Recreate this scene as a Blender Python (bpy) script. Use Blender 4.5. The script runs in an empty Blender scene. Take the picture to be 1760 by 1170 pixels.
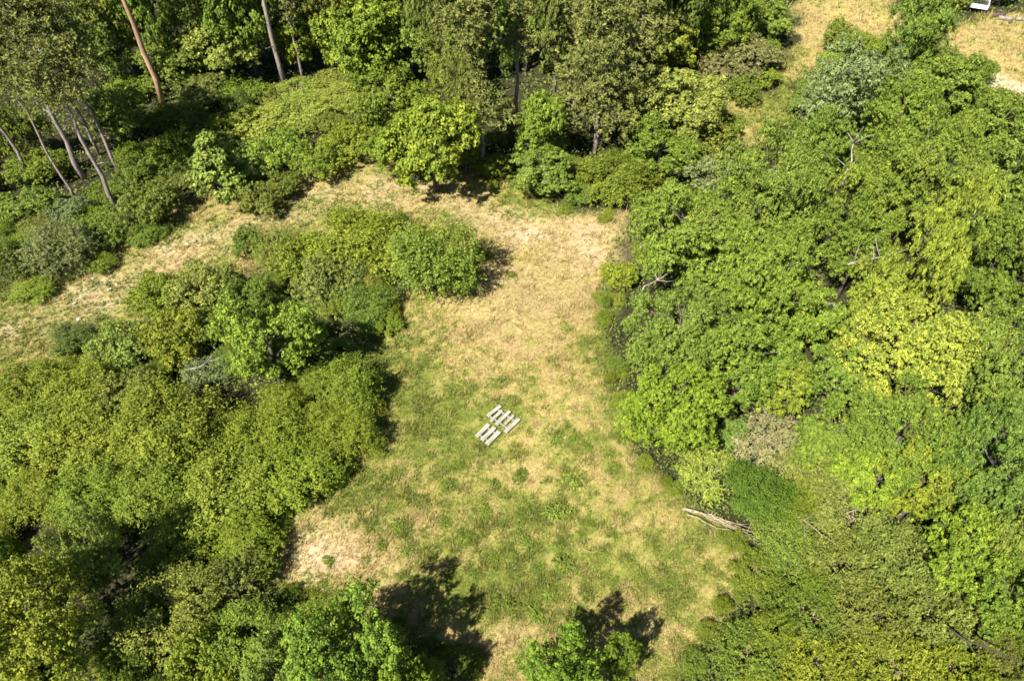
import bpy, math, random
import numpy as np
from mathutils import Vector

# ------------------------------------------------------------------ camera, sky, sun, exposure
scene = bpy.context.scene
COL = scene.collection
CAM_H, PITCH, FPX = 28.0, math.radians(45.0), 1173.0      # focal length in pixels of a 1760 px wide frame
cam_data = bpy.data.cameras.new('camera')
cam_data.sensor_width = 36.0
cam_data.lens = 36.0 * FPX / 1760.0
cam_data.clip_end = 3000.0
cam = bpy.data.objects.new('camera', cam_data)
cam.location = (0, 0, CAM_H)
cam.rotation_euler = (math.pi / 2 - PITCH, 0, 0)
COL.objects.link(cam)
scene.camera = cam

SUN_ELEV = math.radians(48.0)
SUN_TO = math.radians(38.0)          # the light travels this far to the right of the view direction
world = bpy.data.worlds.new('World')
scene.world = world
world.use_nodes = True
wn = world.node_tree.nodes
sky = wn.new('ShaderNodeTexSky')
sky.sky_type = 'NISHITA'
sky.sun_disc = False
sky.sun_elevation = SUN_ELEV
sky.sun_rotation = SUN_TO + math.pi
sky.air_density = 0.8
sky.dust_density = 0.4
wn['Background'].inputs['Strength'].default_value = 0.05
world.node_tree.links.new(sky.outputs[0], wn['Background'].inputs['Color'])

sd = bpy.data.lights.new('sun', 'SUN')
sd.energy = 5.0
sd.angle = math.radians(0.5)
sd.color = (1.0, 0.95, 0.86)
sun = bpy.data.objects.new('sun', sd)
ld = Vector((math.sin(SUN_TO) * math.cos(SUN_ELEV), math.cos(SUN_TO) * math.cos(SUN_ELEV), -math.sin(SUN_ELEV)))
sun.rotation_euler = ld.to_track_quat('-Z', 'Y').to_euler()
sun.location = (-20, -20, 40)
COL.objects.link(sun)

vs = scene.view_settings
vs.view_transform = 'Standard'
vs.look = 'None'
vs.exposure = 1.35
vs.gamma = 1.0
vs.use_curve_mapping = False
scene.cycles.max_bounces = 6
scene.cycles.diffuse_bounces = 2
scene.cycles.transmission_bounces = 3
scene.cycles.glossy_bounces = 2
scene.cycles.filter_width = 1.7

RNG = np.random.default_rng(11)

# ------------------------------------------------------------------ helpers: photo geometry, noise
SP, CP = math.sin(PITCH), math.cos(PITCH)

def ground_z(x, y):
    return 0.22 * np.sin(x * 0.13 + 0.7) * np.sin(y * 0.11) + 0.10 * np.sin(x * 0.41 + y * 0.27)

def at(px, py, h=0.0):
    """World point on the ray of a photo pixel, h metres above the ground."""
    r, u = (px - 880.0) / FPX, (585.0 - py) / FPX
    d = np.array([r, CP + u * SP, -SP + u * CP])
    z = h
    for _ in range(4):
        t = (CAM_H - z) / -d[2]
        p = np.array([0, 0, CAM_H]) + d * t
        z = ground_z(p[0], p[1]) + h
    return p, t                              # t = depth along the axis: metres per pixel = t / FPX

def to_px(x, y, z=0.0):
    dz = z - CAM_H
    dep = y * CP - dz * SP
    u = y * SP + dz * CP
    return 880.0 + FPX * x / np.maximum(dep, 1e-3), 585.0 - FPX * u / np.maximum(dep, 1e-3)

def _hash(ix, iy, seed):
    h = (ix.astype(np.int64) * 374761393 + iy.astype(np.int64) * 668265263 + seed * 974634777) & 0x7fffffff
    h = ((h ^ (h >> 13)) * 1274126177) & 0x7fffffff
    return ((h ^ (h >> 16)) & 0xffff) / 65535.0

def vnoise(x, y, scale, seed=0):
    x = np.asarray(x, float) / scale; y = np.asarray(y, float) / scale
    ix, iy = np.floor(x), np.floor(y)
    fx, fy = x - ix, y - iy
    fx = fx * fx * (3 - 2 * fx); fy = fy * fy * (3 - 2 * fy)
    a, b = _hash(ix, iy, seed), _hash(ix + 1, iy, seed)
    c, d = _hash(ix, iy + 1, seed), _hash(ix + 1, iy + 1, seed)
    return (a * (1 - fx) + b * fx) * (1 - fy) + (c * (1 - fx) + d * fx) * fy

def fbm(x, y, scale, seed=0):
    return 0.55 * vnoise(x, y, scale, seed) + 0.3 * vnoise(x, y, scale * 0.45, seed + 7) + 0.15 * vnoise(x, y, scale * 0.2, seed + 13)

def seg_dist(px, py, pts):
    best = np.full(np.shape(px), 1e9)
    for (x0, y0), (x1, y1) in zip(pts[:-1], pts[1:]):
        dx, dy = x1 - x0, y1 - y0
        t = np.clip(((px - x0) * dx + (py - y0) * dy) / (dx * dx + dy * dy), 0, 1)
        best = np.minimum(best, np.hypot(px - x0 - t * dx, py - y0 - t * dy))
    return best

def inside(px, py, pts):
    c = np.zeros(np.shape(px), bool)
    n = len(pts)
    for i in range(n):
        x0, y0 = pts[i]; x1, y1 = pts[i - 1]
        if y0 == y1: continue
        c ^= ((y0 > py) != (y1 > py)) & (px < (x1 - x0) * (py - y0) / (y1 - y0) + x0)
    return c

def soft(px, py, pts, w):
    """1 inside, 0 outside a photo polygon, with a border of w pixels."""
    d = seg_dist(px, py, list(pts) + [pts[0]])
    return np.clip(0.5 + np.where(inside(px, py, pts), d, -d) / w, 0, 1)

# ------------------------------------------------------------------ helpers: objects
def tag(o, label=None, cat=None, group=None, kind=None):
    if label: o['label'] = label
    if cat: o['category'] = cat
    if group: o['group'] = group
    if kind: o['kind'] = kind
    return o

def mesh_obj(name, me, parent=None):
    o = bpy.data.objects.new(name, me)
    COL.objects.link(o)
    if parent is not None: o.parent = parent
    return o

def empty(name, loc, rz=0.0):
    o = bpy.data.objects.new(name, None)
    o.empty_display_size = 0.3
    o.location = loc
    o.rotation_euler = (0, 0, rz)
    COL.objects.link(o)
    return o

def make_mesh(name, V, F, mat, attrs=None, smooth=False):
    """V (n,3); F (m,3) or (m,4) arrays; attrs {name: (n,) or (n,3)} on points."""
    V = np.asarray(V, np.float32); F = np.asarray(F, np.int32)
    me = bpy.data.meshes.new(name)
    k = F.shape[1]
    me.vertices.add(len(V)); me.loops.add(F.size); me.polygons.add(len(F))
    me.vertices.foreach_set('co', V.ravel())
    me.loops.foreach_set('vertex_index', F.ravel())
    me.polygons.foreach_set('loop_start', np.arange(0, F.size, k, dtype=np.int32))
    me.polygons.foreach_set('loop_total', np.full(len(F), k, np.int32))
    me.polygons.foreach_set('use_smooth', np.full(len(F), smooth, bool))
    for an, av in (attrs or {}).items():
        av = np.asarray(av, np.float32)
        if av.ndim == 1:
            a = me.attributes.new(an, 'FLOAT', 'POINT'); a.data.foreach_set('value', av)
        else:
            a = me.attributes.new(an, 'FLOAT_COLOR', 'POINT')
            a.data.foreach_set('color', np.c_[av, np.ones(len(av), np.float32)].astype(np.float32).ravel())
    me.materials.append(mat)
    me.update(calc_edges=True)
    return me

class Tubes:
    """Collects tapered tubes and boxes into one mesh."""
    def __init__(self): self.V, self.F, self.n = [], [], 0
    def tube(self, pts, rad, sides=6):
        pts = np.asarray(pts, float); rad = np.asarray(rad, float)
        d = np.gradient(pts, axis=0); d /= np.linalg.norm(d, axis=1)[:, None] + 1e-9
        ref = np.where(np.abs(d[:, 2:3]) > 0.9, [[1.0, 0, 0]], [[0, 0, 1.0]])
        a = np.cross(d, ref); a /= np.linalg.norm(a, axis=1)[:, None] + 1e-9
        b = np.cross(d, a)
        th = np.linspace(0, 2 * math.pi, sides, endpoint=False)
        ring = a[:, None, :] * np.cos(th)[None, :, None] + b[:, None, :] * np.sin(th)[None, :, None]
        v = (pts[:, None, :] + ring * rad[:, None, None]).reshape(-1, 3)
        m = len(pts)
        for i in range(m - 1):
            for j in range(sides):
                k = (j + 1) % sides
                self.F.append((self.n + i * sides + j, self.n + i * sides + k, self.n + (i + 1) * sides + k, self.n + (i + 1) * sides + j))
        v = np.vstack([v, pts[:1], pts[-1:]])
        c0, c1 = self.n + m * sides, self.n + m * sides + 1
        for j in range(sides):
            k = (j + 1) % sides
            self.F.append((c0, self.n + k, self.n + j, c0))
            self.F.append((c1, self.n + (m - 1) * sides + j, self.n + (m - 1) * sides + k, c1))
        self.V.append(v); self.n += len(v)
    def mesh(self, name, mat):
        tris = []
        for f in self.F:
            if f[0] == f[3]: tris.append(f[:3])
            else: tris.append((f[0], f[1], f[2])); tris.append((f[0], f[2], f[3]))
        return make_mesh(name, np.vstack(self.V), np.array(tris), mat, smooth=True)

# ------------------------------------------------------------------ materials
def new_mat(name):
    m = bpy.data.materials.new(name); m.use_nodes = True
    nt = m.node_tree
    b = nt.nodes['Principled BSDF']
    return m, nt, b

def leaf_material(name='leaf', rough=0.5, trans=0.15, spec=0.35):
    m, nt, b = new_mat(name)
    N, L = nt.nodes, nt.links
    oi = N.new('ShaderNodeObjectInfo')
    at_ = N.new('ShaderNodeAttribute'); at_.attribute_name = 'tint'
    hs = N.new('ShaderNodeHueSaturation')
    mr = N.new('ShaderNodeMapRange'); mr.inputs[3].default_value = 0.52; mr.inputs[4].default_value = 0.48
    mv = N.new('ShaderNodeMapRange'); mv.inputs[3].default_value = 0.48; mv.inputs[4].default_value = 1.5
    L.new(at_.outputs['Fac'], mr.inputs[0]); L.new(at_.outputs['Fac'], mv.inputs[0])
    L.new(oi.outputs['Color'], hs.inputs['Color'])
    L.new(mr.outputs[0], hs.inputs['Hue']); L.new(mv.outputs[0], hs.inputs['Value'])
    L.new(hs.outputs[0], b.inputs['Base Color'])
    b.inputs['Roughness'].default_value = rough
    b.inputs['Specular IOR Level'].default_value = spec
    tr = N.new('ShaderNodeBsdfTranslucent')
    th = N.new('ShaderNodeHueSaturation'); th.inputs['Hue'].default_value = 0.485; th.inputs['Value'].default_value = 1.2
    L.new(hs.outputs[0], th.inputs['Color']); L.new(th.outputs[0], tr.inputs['Color'])
    mx = N.new('ShaderNodeMixShader'); mx.inputs[0].default_value = trans
    L.new(b.outputs[0], mx.inputs[1]); L.new(tr.outputs[0], mx.inputs[2])
    L.new(mx.outputs[0], N['Material Output'].inputs['Surface'])
    return m

def noise_material(name, c0, c1, scale, rough=0.85, bump=0.0, stretch=None, detail=6.0):
    m, nt, b = new_mat(name)
    N, L = nt.nodes, nt.links
    tc = N.new('ShaderNodeTexCoord'); mp = N.new('ShaderNodeMapping')
    if stretch: mp.inputs['Scale'].default_value = stretch
    L.new(tc.outputs['Object'], mp.inputs['Vector'])
    nz = N.new('ShaderNodeTexNoise'); nz.inputs['Scale'].default_value = scale; nz.inputs['Detail'].default_value = detail
    L.new(mp.outputs[0], nz.inputs['Vector'])
    cr = N.new('ShaderNodeValToRGB')
    cr.color_ramp.elements[0].position = 0.35; cr.color_ramp.elements[0].color = (*c0, 1)
    cr.color_ramp.elements[1].position = 0.65; cr.color_ramp.elements[1].color = (*c1, 1)
    L.new(nz.outputs['Fac'], cr.inputs[0]); L.new(cr.outputs[0], b.inputs['Base Color'])
    b.inputs['Roughness'].default_value = rough
    if bump:
        bp = N.new('ShaderNodeBump'); bp.inputs['Strength'].default_value = bump; bp.inputs['Distance'].default_value = 0.05
        L.new(nz.outputs['Fac'], bp.inputs['Height']); L.new(bp.outputs[0], b.inputs['Normal'])
    return m

M_LEAF = leaf_material(rough=0.6, trans=0.18, spec=0.14)
M_NEEDLE = leaf_material('needle', rough=0.6, trans=0.1, spec=0.12)
M_BARK = noise_material('bark', (0.055, 0.045, 0.037), (0.13, 0.108, 0.085), 9.0, bump=0.5, stretch=(1, 1, 0.25))
M_PINE_GREY = noise_material('pine_bark_grey', (0.13, 0.105, 0.092), (0.29, 0.245, 0.21), 7.0, bump=0.5, stretch=(1, 1, 0.3))
M_PINE_ORANGE = noise_material('pine_bark_orange', (0.22, 0.135, 0.08), (0.38, 0.235, 0.13), 5.0, bump=0.5, stretch=(1, 1, 0.3))
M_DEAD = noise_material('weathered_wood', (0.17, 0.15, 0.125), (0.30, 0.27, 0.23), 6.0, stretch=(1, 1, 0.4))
M_CANE = noise_material('dry_cane', (0.22, 0.17, 0.10), (0.38, 0.31, 0.20), 5.0)
M_DARKWOOD = noise_material('dark_branch_bark', (0.02, 0.017, 0.013), (0.05, 0.04, 0.03), 6.0)
M_ROCK = noise_material('limestone', (0.30, 0.26, 0.19), (0.48, 0.43, 0.33), 6.0, bump=0.6)
M_WHITE = noise_material('white_painted_wood', (0.20, 0.185, 0.14), (0.40, 0.38, 0.32), 9.0, rough=0.6, stretch=(0.3, 3, 3))

# ------------------------------------------------------------------ what grows where (photo outlines)
CLEARING = [(690, 335), (800, 315), (900, 330), (1000, 365), (1085, 358), (1055, 420), (1040, 520), (1045, 600), (1070, 720), (1095, 790),
            (1180, 855), (1262, 915), (1275, 985), (1250, 1035), (1195, 1110), (1165, 1230), (770, 1230), (790, 1130), (600, 1060), (470, 1015),
            (462, 880), (600, 800), (650, 705), (615, 600), (690, 520), (835, 470), (835, 385), (770, 350)]
TRACK = [(-330, 740), (-120, 640), (0, 580), (120, 528), (210, 483), (320, 428), (410, 392), (520, 352), (600, 326), (680, 322), (760, 335), (830, 378), (930, 402), (1050, 395)]
LAWNS = [[(1370, -60), (1540, -60), (1545, 60), (1470, 95), (1400, 110), (1365, 150), (1330, 250), (1285, 265), (1255, 215), (1260, 185), (1330, 150), (1375, 70)],
         [(1625, 40), (1800, 30), (2000, 40), (2000, 260), (1770, 190), (1700, 145), (1640, 110)]]
PALE_PATH = [(1690, 128), (1770, 165), (1900, 230)]
# patches of dry straw (+) and of green growth (-): x, y, rx, ry, strength
PATCHES = [(930, 470, 120, 110, .65), (1000, 400, 80, 40, .6), (880, 560, 90, 70, .35), (590, 950, 120, 60, .75), (900, 1130, 110, 50, .5), (1110, 1060, 90, 60, .45),
           (1190, 950, 70, 90, -.18), (760, 340, 120, 35, .5), (720, 870, 60, 40, .25), (1000, 640, 60, 60, .15), (870, 830, 130, 30, .15), (960, 710, 60, 30, .1),
           (700, 690, 90, 90, -.4), (1060, 620, 30, 120, -.5), (900, 900, 200, 90, -.36), (860, 1010, 100, 60, -.4), (640, 620, 40, 60, -.4), (600, 840, 90, 40, -.2), (1130, 890, 60, 40, .1),
           (860, 320, 90, 30, -.45), (960, 355, 90, 22, -.55), (1060, 500, 25, 120, -.5), (1000, 1000, 70, 60, -.15),
           (1330, 190, 60, 50, -.3), (1310, 235, 20, 20, .5), (1440, 40, 80, 50, .55), (1400, 60, 20, 60, .3), (1690, 90, 120, 70, .45)]

def fields(x, y, z=0.0):
    """For ground points: open-grass mask, bare-earth mask, straw share."""
    px, py = to_px(x, y, z)
    wob = (fbm(x, y, 2.2, 3) - 0.5) * 60
    wob2 = (fbm(x, y, 2.6, 5) - 0.5) * 50
    qx, qy = px + wob, py + wob2
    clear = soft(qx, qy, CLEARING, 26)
    dep = np.maximum(y * CP + CAM_H * SP, 1)
    td = seg_dist(px + wob * 0.5, py + wob2 * 0.5, TRACK)
    tw = 1.7 * FPX / dep * 0.8                         # the track is about 3 m wide
    track = np.clip(1.35 - td / tw, 0, 1)
    verge = np.clip(2.6 - td / tw, 0, 1)
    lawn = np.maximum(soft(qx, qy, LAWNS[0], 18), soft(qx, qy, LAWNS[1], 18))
    pd = seg_dist(px, py, PALE_PATH)
    path = np.clip(1.5 - pd / (1.15 * FPX / dep * 0.6), 0, 1)
    straw = 0.43 + 0.9 * (fbm(x, y, 3.2, 21) - 0.5) + 1.0 * (fbm(x, y, 0.8, 31) - 0.5) + 0.75 * (vnoise(x, y, 0.33, 33) - 0.5)
    for (cx, cy, rx, ry, s) in PATCHES:
        straw = straw + s * np.exp(-((px - cx) / rx) ** 2 - ((py - cy) / ry) ** 2)
    opening = np.maximum(np.maximum(clear, lawn), verge * (px < 900))
    bare = np.maximum(track * (0.0 + 0.95 * fbm(x, y, 1.3, 41)), path * 1.2)
    bl = np.exp(-((px - 900) / 55) ** 2 - ((py - 402) / 16) ** 2) + 0.85 * np.exp(-((px - 1010) / 60) ** 2 - ((py - 435) / 45) ** 2) + 0.45 * np.exp(-((px - 880) / 70) ** 2 - ((py - 500) / 60) ** 2) \
        + 1.0 * np.exp(-((px - 570) / 90) ** 2 - ((py - 955) / 50) ** 2) + 0.6 * np.exp(-((px - 1120) / 15) ** 2 - ((py - 1080) / 25) ** 2) \
        + 0.5 * np.exp(-((px - 850) / 60) ** 2 - ((py - 1110) / 25) ** 2) + 0.5 * np.exp(-((px - 700) / 60) ** 2 - ((py - 330) / 15) ** 2)
    bare = np.clip(np.maximum(bare, bl * (0.4 + 0.9 * fbm(x, y, 0.8, 47))), 0, 1)
    return px, py, opening, bare, np.clip(straw, 0, 1), path

C_STRAW, C_DRY, C_GREEN, C_YGREEN = np.array([.37, .302, .106]), np.array([.335, .242, .118]), np.array([.132, .160, .028]), np.array([.238, .236, .050])
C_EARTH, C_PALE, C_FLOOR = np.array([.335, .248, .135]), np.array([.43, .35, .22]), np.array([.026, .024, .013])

def mix(a, b, t):
    t = np.asarray(t)[:, None]
    return a * (1 - t) + b * t

# ------------------------------------------------------------------ ground: one sheet out to the horizon
def build_ground():
    def axis(lo, hi, step):
        fine = np.arange(lo, hi + step, step)
        out = [hi + 3 * 1.7 ** i for i in range(1, 11)]
        inn = [lo - 3 * 1.7 ** i for i in range(1, 11)]
        return np.array(sorted(inn) + list(fine) + out)
    xs, ys = axis(-62, 62, 0.32), axis(2, 92, 0.32)
    X, Y = np.meshgrid(xs, ys)
    x, y = X.ravel(), Y.ravel()
    near = np.clip((130 - np.hypot(x, y - 40)) / 40, 0, 1)
    z = ground_z(x, y) * near
    px, py, op, bare, straw, path = fields(x, y, z)
    z = z + near * (0.05 * (fbm(x, y, 0.9, 51) - 0.5)) - 0.04 * bare * near
    grass = mix(mix(C_GREEN, C_YGREEN, np.clip(straw * 1.9, 0, 1)), mix(C_DRY, C_STRAW, vnoise(x, y, 1.7, 61)), np.clip(straw * 1.6 - 0.5, 0, 1))
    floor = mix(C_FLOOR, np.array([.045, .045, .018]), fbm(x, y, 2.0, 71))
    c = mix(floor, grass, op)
    earth = mix(C_EARTH, C_PALE, np.clip(fbm(x, y, 1.3, 81) * 1.8 - 0.6 + path, 0, 1))
    c = mix(c, earth, np.clip(bare * 1.15, 0, 1))
    nx, ny = len(xs), len(ys)
    i = np.arange(nx * ny).reshape(ny, nx)
    F = np.stack([i[:-1, :-1], i[:-1, 1:], i[1:, 1:], i[1:, :-1]], -1).reshape(-1, 4)
    m, nt, b = new_mat('ground')
    N, L = nt.nodes, nt.links
    a = N.new('ShaderNodeAttribute'); a.attribute_name = 'col'
    tc = N.new('ShaderNodeTexCoord')
    n1 = N.new('ShaderNodeTexNoise'); n1.inputs['Scale'].default_value = 5.0; n1.inputs['Detail'].default_value = 9.0; n1.inputs['Roughness'].default_value = 0.7
    L.new(tc.outputs['Object'], n1.inputs['Vector'])
    mv = N.new('ShaderNodeMapRange'); mv.inputs[1].default_value = 0.3; mv.inputs[2].default_value = 0.7; mv.inputs[3].default_value = 0.72; mv.inputs[4].default_value = 1.22
    L.new(n1.outputs['Fac'], mv.inputs[0])
    hs = N.new('ShaderNodeHueSaturation'); L.new(a.outputs['Color'], hs.inputs['Color']); L.new(mv.outputs[0], hs.inputs['Value'])
    L.new(hs.outputs[0], b.inputs['Base Color'])
    b.inputs['Roughness'].default_value = 0.95; b.inputs['Specular IOR Level'].default_value = 0.1
    bp = N.new('ShaderNodeBump'); bp.inputs['Strength'].default_value = 0.6; bp.inputs['Distance'].default_value = 0.06
    L.new(n1.outputs['Fac'], bp.inputs['Height']); L.new(bp.outputs[0], b.inputs['Normal'])
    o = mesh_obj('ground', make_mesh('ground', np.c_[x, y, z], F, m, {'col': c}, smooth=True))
    tag(o, 'dry clearing with a dirt track and forest floor around it', 'ground', kind='structure')

build_ground()

# ------------------------------------------------------------------ leaf and crown meshes
def unit(v): return v / (np.linalg.norm(v, axis=-1, keepdims=True) + 1e-9)

def leaf_mesh(name, P, Nrm, A, Ln, Wd, tint, mat, fold=0.12):
    """Folded leaves: centre P, normal Nrm, direction A, length and width per leaf."""
    A = unit(A - Nrm * np.sum(A * Nrm, 1, keepdims=True))
    B = np.cross(Nrm, A)
    l, w = Ln[:, None], Wd[:, None]
    v0 = P - A * l * 0.5
    v2 = P + A * l * 0.5 - Nrm * l * 0.12
    v1 = P + B * w * 0.5 + Nrm * w * fold
    v3 = P - B * w * 0.5 + Nrm * w * fold
    V = np.stack([v0, v1, v2, v3], 1).reshape(-1, 3)
    i = np.arange(len(P)) * 4
    F = np.concatenate([np.stack([i, i + 1, i + 2], 1), np.stack([i, i + 2, i + 3], 1)])
    return make_mesh(name, V, F, mat, {'tint': np.repeat(tint, 4)})

def rdir(rng, n): return unit(rng.normal(size=(n, 3)))

def lobes_for(rng, n, R, zc, rz, lr, shape):
    """Lobe centres and radii that fill a crown outline."""
    C, Q = [], []
    for k in range(n):
        u = (k + rng.uniform(0.2, 0.8)) / n
        ang = k * 2.39996 + rng.uniform(-.4, .4)
        if shape == 'dome':
            zz = rng.uniform(0.0, 0.75) if k else 0.75
            rr = math.sqrt(max(0.0, 1 - zz * zz)) * rng.uniform(0.4, 0.92)
        elif shape == 'cone':
            zz = -0.85 + 1.7 * u
            rr = (1 - (zz + 0.85) / 1.75) * rng.uniform(0.55, 0.95)
        else:
            zz = -0.75 + 1.5 * u + rng.uniform(-.2, .25)
            rr = math.sqrt(max(0.05, 1 - (zz / 1.15) ** 2)) * rng.uniform(0.3, 1.0)
        s = lr * rng.uniform(0.6, 1.3) * (1.0 if shape != 'cone' else (1.15 - 0.5 * (zz + 0.85) / 1.7))
        C.append((math.cos(ang) * rr * R, math.sin(ang) * rr * R, zc + zz * rz * 0.8)); Q.append(s)
    return np.array(C), np.array(Q)

def crown(name, seed, R, zc, rz, nl, lr, nclump, nleaf, rc, leaf, shape='ball', spray=0.0, mat=None, wide=0.62, zmin=0.12, updir=0.7, rnd=0.75):
    rng = np.random.default_rng(seed)
    C, Q = lobes_for(rng, nl, R, zc, rz, lr, shape)
    k = rng.choice(len(C), nclump, p=Q ** 2 / np.sum(Q ** 2))
    d = rdir(rng, nclump); d[:, 2] = np.abs(d[:, 2]) * np.where(rng.random(nclump) < 0.82, 1, -1); d = unit(d)
    c = C[k] + d * (Q[k] * rng.uniform(0.42, 1.12, nclump))[:, None]
    # drop clumps buried in other lobes
    dist = np.linalg.norm(c[:, None, :] - C[None], axis=2) / Q[None]
    dist[np.arange(nclump), k] = 9
    keep = (dist.min(1) > 0.72) | (rng.random(nclump) < 0.05)
    # raise what would lie in the ground
    keep &= c[:, 2] > zmin
    c, d = c[keep], d[keep]
    out = unit(c - np.array([0, 0, zc - rz * 0.4]))
    n = len(c)
    cs = rng.uniform(0.7, 1.3, n)                                    # clump size
    ctint = np.clip(rng.normal(0.5, 0.24, n), 0, 1)
    idx = np.repeat(np.arange(n), nleaf)
    m = len(idx)
    if spray > 0:
        sd_ = unit(out * 0.7 + d * 0.5 + rdir(rng, n) * 0.75 + np.array([0, 0, 0.35]))
        t = rng.uniform(-0.5, 1.0, m)
        P = c[idx] + sd_[idx] * (t * spray * cs[idx])[:, None] + rng.normal(size=(m, 3)) * rc * 0.55
        P[:, 2] -= np.clip(t, 0, 1) ** 2 * spray * 0.35
        A = unit(sd_[idx] + rdir(rng, m) * 0.8)
        Nn = unit(out[idx] * 0.55 + rdir(rng, m) * rnd + np.array([0, 0, updir]))
    else:
        off = rdir(rng, m) * (rc * cs[idx] * rng.random(m) ** 0.4)[:, None]
        off[:, 2] *= 0.7
        P = c[idx] + off
        Nn = unit(off / rc * 1.1 + out[idx] * 0.4 + rdir(rng, m) * rnd * 0.6 + np.array([0, 0, updir * 0.6]))
        A = unit(off + rdir(rng, m) * rc * 0.6 + np.array([0, 0, -0.05]))
    P[:, 2] = np.maximum(P[:, 2], 0.04)
    Ln = leaf * rng.uniform(0.65, 1.3, m)
    tint = np.clip(ctint[idx] * 0.75 + rng.normal(0.125, 0.16, m), 0, 1)
    return leaf_mesh(name, P, Nn, A, Ln, Ln * wide * rng.uniform(0.8, 1.15, m), tint, mat or M_LEAF), C, Q

def limb_mesh(name, C, Q, zc, r0, seed, mat, stems=1, base_r=0.0):
    rng = np.random.default_rng(seed + 500)
    T = Tubes()
    top = np.array([rng.normal(0, .1), rng.normal(0, .1), zc])
    if stems == 1:
        pts = np.array([[0, 0, -0.12], [0.03, 0.02, zc * 0.3], [-0.04, 0.05, zc * 0.65], top])
        T.tube(pts, [r0 * 1.25, r0, r0 * 0.8, r0 * 0.5], 8)
    for i, (c, q) in enumerate(zip(C, Q)):
        if stems == 1:
            s = pts[2] if c[2] < zc * 1.15 else top
            rr = r0 * 0.3
        else:
            a = rng.uniform(0, 6.28); s = np.array([math.cos(a) * base_r, math.sin(a) * base_r, -0.08]); rr = r0 * 0.6
        mid = s * 0.5 + c * 0.5 + rng.normal(0, 0.1, 3) + np.array([0, 0, 0.12])
        T.tube([s, mid, c], [rr, rr * 0.7, rr * 0.35], 5)
        for _ in range(3):
            e = c + rdir(rng, 1)[0] * q * 0.85
            e[2] = max(e[2], 0.1)
            T.tube([c, (c + e) / 2 + rng.normal(0, 0.05, 3), e], [rr * 0.35, rr * 0.25, rr * 0.1], 4)
    return T.mesh(name, mat)

PROTO = {}
def add_proto(kind, name, crown_part, stem_part, R, H, cfrac, variants, stem_mat=None, r0=0.14, stems=1, **kw):
    lst = []
    for s in range(variants):
        zc, rz = kw['zc'], kw['rz']
        args = dict(kw)
        cm, C, Q = crown(kind + '_crown', abs(hash_str(kind)) % 1000 + s * 17, R, **args)
        sm = limb_mesh(kind + '_stem', C, Q, zc, r0, s, stem_mat or M_BARK, stems, R * 0.25)
        lst.append((cm, sm))
    PROTO[kind] = dict(v=lst, R=R, H=H, c=cfrac, name=name, crown=crown_part, stem=stem_part)

def hash_str(s):
    h = 7
    for ch in s: h = (h * 31 + ord(ch)) % 100003
    return h

# kind, object name, parts, size of the model, where the crown's middle is, number of variants
add_proto('tree', 'broadleaf_tree', 'crown', 'trunk', 2.7, 5.8, 0.60, 5, zc=3.2, rz=2.5, nl=22, lr=0.9, nclump=1050, nleaf=17, rc=0.22, leaf=0.17, r0=0.16)
add_proto('big', 'broadleaf_tree', 'crown', 'trunk', 2.7, 5.8, 0.60, 4, zc=3.2, rz=2.5, nl=22, lr=0.88, nclump=800, nleaf=20, rc=0.26, leaf=0.185, wide=0.72, r0=0.16)
add_proto('grand', 'large_tree', 'crown', 'trunk', 4.4, 8.8, 0.60, 4, zc=4.9, rz=3.9, nl=46, lr=1.02, nclump=3300, nleaf=17, rc=0.22, leaf=0.148, wide=0.64, r0=0.24)
add_proto('fine', 'broadleaf_tree', 'crown', 'trunk', 2.7, 5.8, 0.60, 3, zc=3.2, rz=2.5, nl=26, lr=0.82, nclump=1700, nleaf=18, rc=0.19, leaf=0.125, wide=0.66, r0=0.16)
add_proto('cone', 'young_tree', 'crown', 'trunk', 1.9, 5.6, 0.5, 2, zc=2.9, rz=2.6, nl=20, lr=0.68, nclump=720, nleaf=17, rc=0.22, leaf=0.19, shape='cone', wide=0.72, r0=0.1)
add_proto('airy', 'slender_tree', 'crown', 'trunk', 2.7, 5.8, 0.60, 4, zc=3.2, rz=2.5, nl=24, lr=0.78, nclump=820, nleaf=17, rc=0.21, leaf=0.15, wide=0.55, r0=0.13)
add_proto('shrub', 'shrub', 'foliage', 'stems', 2.0, 2.7, 0.55, 5, zc=0.75, rz=1.8, nl=17, lr=0.72, nclump=1150, nleaf=15, rc=0.16, leaf=0.125, shape='dome', r0=0.06, stems=5)
add_proto('bush', 'bramble_bush', 'foliage', 'canes', 2.0, 2.5, 0.55, 6, zc=0.6, rz=1.7, nl=18, lr=0.72, nclump=1650, nleaf=14, rc=0.11, leaf=0.115, shape='dome', spray=0.40, wide=0.50, r0=0.045, stems=5)
add_proto('scrub', 'bramble_bush', 'foliage', 'canes', 2.0, 1.5, 0.5, 5, zc=0.3, rz=1.05, nl=34, lr=0.44, nclump=1250, nleaf=12, rc=0.085, leaf=0.15, shape='dome', spray=0.30, wide=0.36, r0=0.04, stems=5, updir=0.35, rnd=0.95, stem_mat=M_CANE)
add_proto('twig', 'twiggy_shrub', 'foliage', 'twigs', 2.0, 2.2, 0.5, 3, zc=0.5, rz=1.5, nl=15, lr=0.68, nclump=620, nleaf=12, rc=0.09, leaf=0.15, shape='dome', spray=0.45, wide=0.42, r0=0.06, stems=5, stem_mat=M_DEAD)
add_proto('heather', 'feathery_shrub', 'foliage', 'stems', 2.0, 2.7, 0.55, 2, zc=0.75, rz=1.7, nl=15, lr=0.72, nclump=1500, nleaf=13, rc=0.08, leaf=0.17, shape='dome', spray=0.5, wide=0.28, r0=0.05, stems=5, stem_mat=M_DEAD)

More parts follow.
